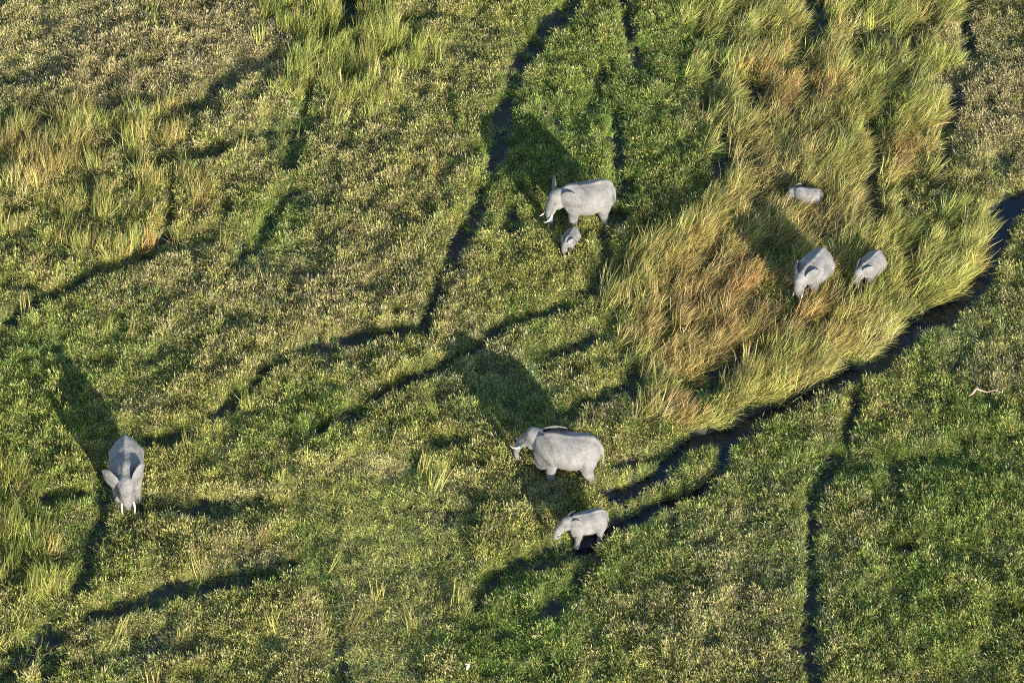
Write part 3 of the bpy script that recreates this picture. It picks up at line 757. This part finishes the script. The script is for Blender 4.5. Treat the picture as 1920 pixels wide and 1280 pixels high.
for nm, lb, mk, m in (('meadow_grass', 'seeding meadow grass in straw brown and olive covering most of the marsh', meadow_tuft, keep & ~leafy),
                      ('sedge', 'leafy green sedge growing between the seeding grass', leafy_tuft, keep & leafy)):
    grass_object(nm, lb, [mk(100 + i) for i in range(7)], pos[m], rot[m], scl[m], (leafcol * br)[m], (headcol * br)[m])

# ---- tall reeds
x, y = scatter(15, 2)
u, v, rr, rt, rl, rc, mt = zones(x, y)
op, dep = trail_fields(x, y)
thin = .5 * fbm(x, y, 1.6, 61, 3) + .5 * fbm(x * .9 - y * .45, (x * .45 + y * .9) * .35, .8, 62, 3)
keep = ((rr & (thin > .46)) | (rl & (fbm(x, y, 1.0, 77, 2) > .55) & (rng.random(len(x)) < .7)) | (rt & (fbm(x, y, 1.0, 78, 2) > .46) & (rng.random(len(x)) < .8)) | (rc & (fbm(x, y, 1.0, 79, 2) > .56) & (rng.random(len(x)) < .7))) & (rng.random(len(x)) > op * 1.05)
keep |= (rng.random(len(x)) < .004) & (u < 900)
n = len(x)
pp, qq = x * .9 - y * .45, (x * .45 + y * .9) * .35
nz1, nz2, nz4 = fbm(pp, qq, .9, 111, 3), fbm(x, y, 1.2, 112, 2), fbm(pp, qq, .5, 114, 2)
keys = blend(u, v, REED_PATCH, [('Rd', .25 + 1.2 * np.clip(nz1 - .45, 0, 1)), ('O', np.full(n, .5)), ('L', .24 + 1.0 * np.clip(nz2 - .5, 0, 1)), ('G', .12 + 1.6 * np.clip(.5 - nz4, 0, 1)), ('U', .1 + 1.5 * np.clip(nz1 - .55, 0, 1)), ('P', np.full(n, .15))])
leafcol = pick_col({k_: (v_ if k_ not in ('P', 'U') else v_ * .6) for k_, v_ in keys.items()}, n); headcol = pick_col({k_: (v_ if k_ not in ('G',) else v_ * .3) for k_, v_ in keys.items()}, n)
right = sstep(900, 1250, u)
z = ground_z(x, y, dep)
h = (.68 + .85 * (fbm(x, y, 2.0, 113, 3) - .25)) * rng.uniform(.75, 1.25, n) * (1 - .35 * op)
lim = near_elephants(x, y) / 1.45
h = np.minimum(h, lim * rng.uniform(.8, 1.2, n))
lean_x = (.06 + .55 * right) * rng.uniform(.4, 1.3, n) + rng.normal(0, .17, n) + .5 * (fbm(x, y, 1.0, 232, 2) - .5); lean_y = -.06 * right + rng.normal(0, .16, n) + .7 * (fbm(x, y, 1.1, 231, 2) - .5)
yaw = rng.normal(.15, .6, n)
pos = np.stack([x, y, z], 1); rot = np.stack([-lean_y, lean_x, yaw], 1)
wd = rng.uniform(.8, 1.2, n); scl = np.stack([wd, wd, np.clip(h, .2, 1.5)], 1)
br = (rng.uniform(.72, 1.28, n) * (.40 + 1.2 * fbm(x, y, .45, 201, 2)))[:, None]
grass_object('reeds', 'tall golden and lime reeds leaning over in the wind', [reed_tuft(300 + i) for i in range(8)], pos[keep], rot[keep], scl[keep], (leafcol * br)[keep], (headcol * br)[keep])

# ---- low matted growth, also thin regrowth in the trails
x, y = scatter(30, 3)
u, v, rr, rt, rl, rc, mt = zones(x, y)
op, dep = trail_fields(x, y); n = len(x)
z = ground_z(x, y, dep)
hole = fbm(x, y, 1.1, 141, 3)
keep = (mt & (hole > .29)) | ((rng.random(n) < .16) & (op > .3) & (z > -.25) & (fbm(x, y, .8, 143, 2) > .48)) | ((rng.random(n) < .16) & ~mt & (op < .3))
nz1, nz2 = fbm(x, y, 1.4, 121, 3), fbm(x, y, .9, 122, 2)
keys = blend(u, v, PATCH, [('O', np.full(n, .5)), ('L', .5 + .9 * np.clip(nz1 - .45, 0, 1)), ('P', np.full(n, .35)), ('G', .12 + 1.2 * np.clip(nz2 - .5, 0, 1) + 2.5 * np.clip(op - .1, 0, 1)), ('Y', .12 + .9 * np.clip(nz1 - .55, 0, 1)), ('B', np.full(n, .3))])
leafcol = pick_col(keys, n); headcol = pick_col({k_: (v_ if k_ in ('Y', 'O', 'L') else v_ * .3) for k_, v_ in keys.items()}, n)
h = (.5 + 1.1 * (fbm(x, y, .9, 123, 2) - .1)) * rng.uniform(.7, 1.3, n)
h = np.minimum(h, near_elephants(x, y) / .4)
pos = np.stack([x, y, z], 1); rot = np.stack([rng.normal(0, .2, n), rng.normal(.1, .2, n), rng.uniform(0, 6.28, n)], 1)
wd = rng.uniform(.9, 1.4, n); scl = np.stack([wd, wd, np.clip(h, .2, 2)], 1); br = (rng.uniform(.72, 1.28, n) * (.40 + 1.2 * fbm(x, y, .45, 201, 2)))[:, None]
grass_object('low_grass', 'low matted yellow green growth in the open patch at bottom centre', [mat_tuft(500 + i) for i in range(7)], pos[keep], rot[keep], scl[keep], (leafcol * br)[keep], (headcol * br)[keep])

# ------------------------------------------------------------------ single things lying in the grass
def stick(name, label, cat, pts, rad, mat, forks=()):
    V, F = ring_tube(pts, rad, 8, up=(0.1, .3, 1))
    for fp, fr in forks:
        v2, f2 = ring_tube(fp, fr, 6, up=(0.1, .3, 1)); o = len(V); V += v2; F += [tuple(i + o for i in q) for q in f2]
    c = Vector(pts[0])
    ob = link(name, mesh_from(name, [Vector(p) - c for p in V], F), None, mat); ob.location = c
    for pl in ob.data.polygons: pl.use_smooth = True
    return tag(ob, label, cat)
A = lambda px, py, z_: Vector(at(px, py, z_))
stick('dead_branch', 'bare pinkish branch bent like a hook, lying over dark green grass', 'branch',
      [A(1817, 742, .75), A(1824, 737, .9), A(1828, 731, 1.0), A(1831, 728, 1.05), A(1838, 731, .95), A(1850, 735, .45), A(1866, 731, .6), A(1880, 736, .6)],
      [.035, .06, .07, .06, .05, .035, .04, .025], M_WOOD, [([A(1831, 728, 1.05), A(1833, 723, 1.15)], [.03, .012]), ([A(1866, 731, .78), A(1874, 727, .9)], [.03, .01])])
stick('broken_stalk', 'short pale broken stalk poking out of the dark grass at the bottom edge', 'stalk',
      [A(875, 1255, .55), A(877, 1249, .75), A(880, 1244, .9)], [.03, .085, .03], M_PALEWOOD, [([A(873, 1244, .92), A(881, 1244, .95)], [.02, .025])])
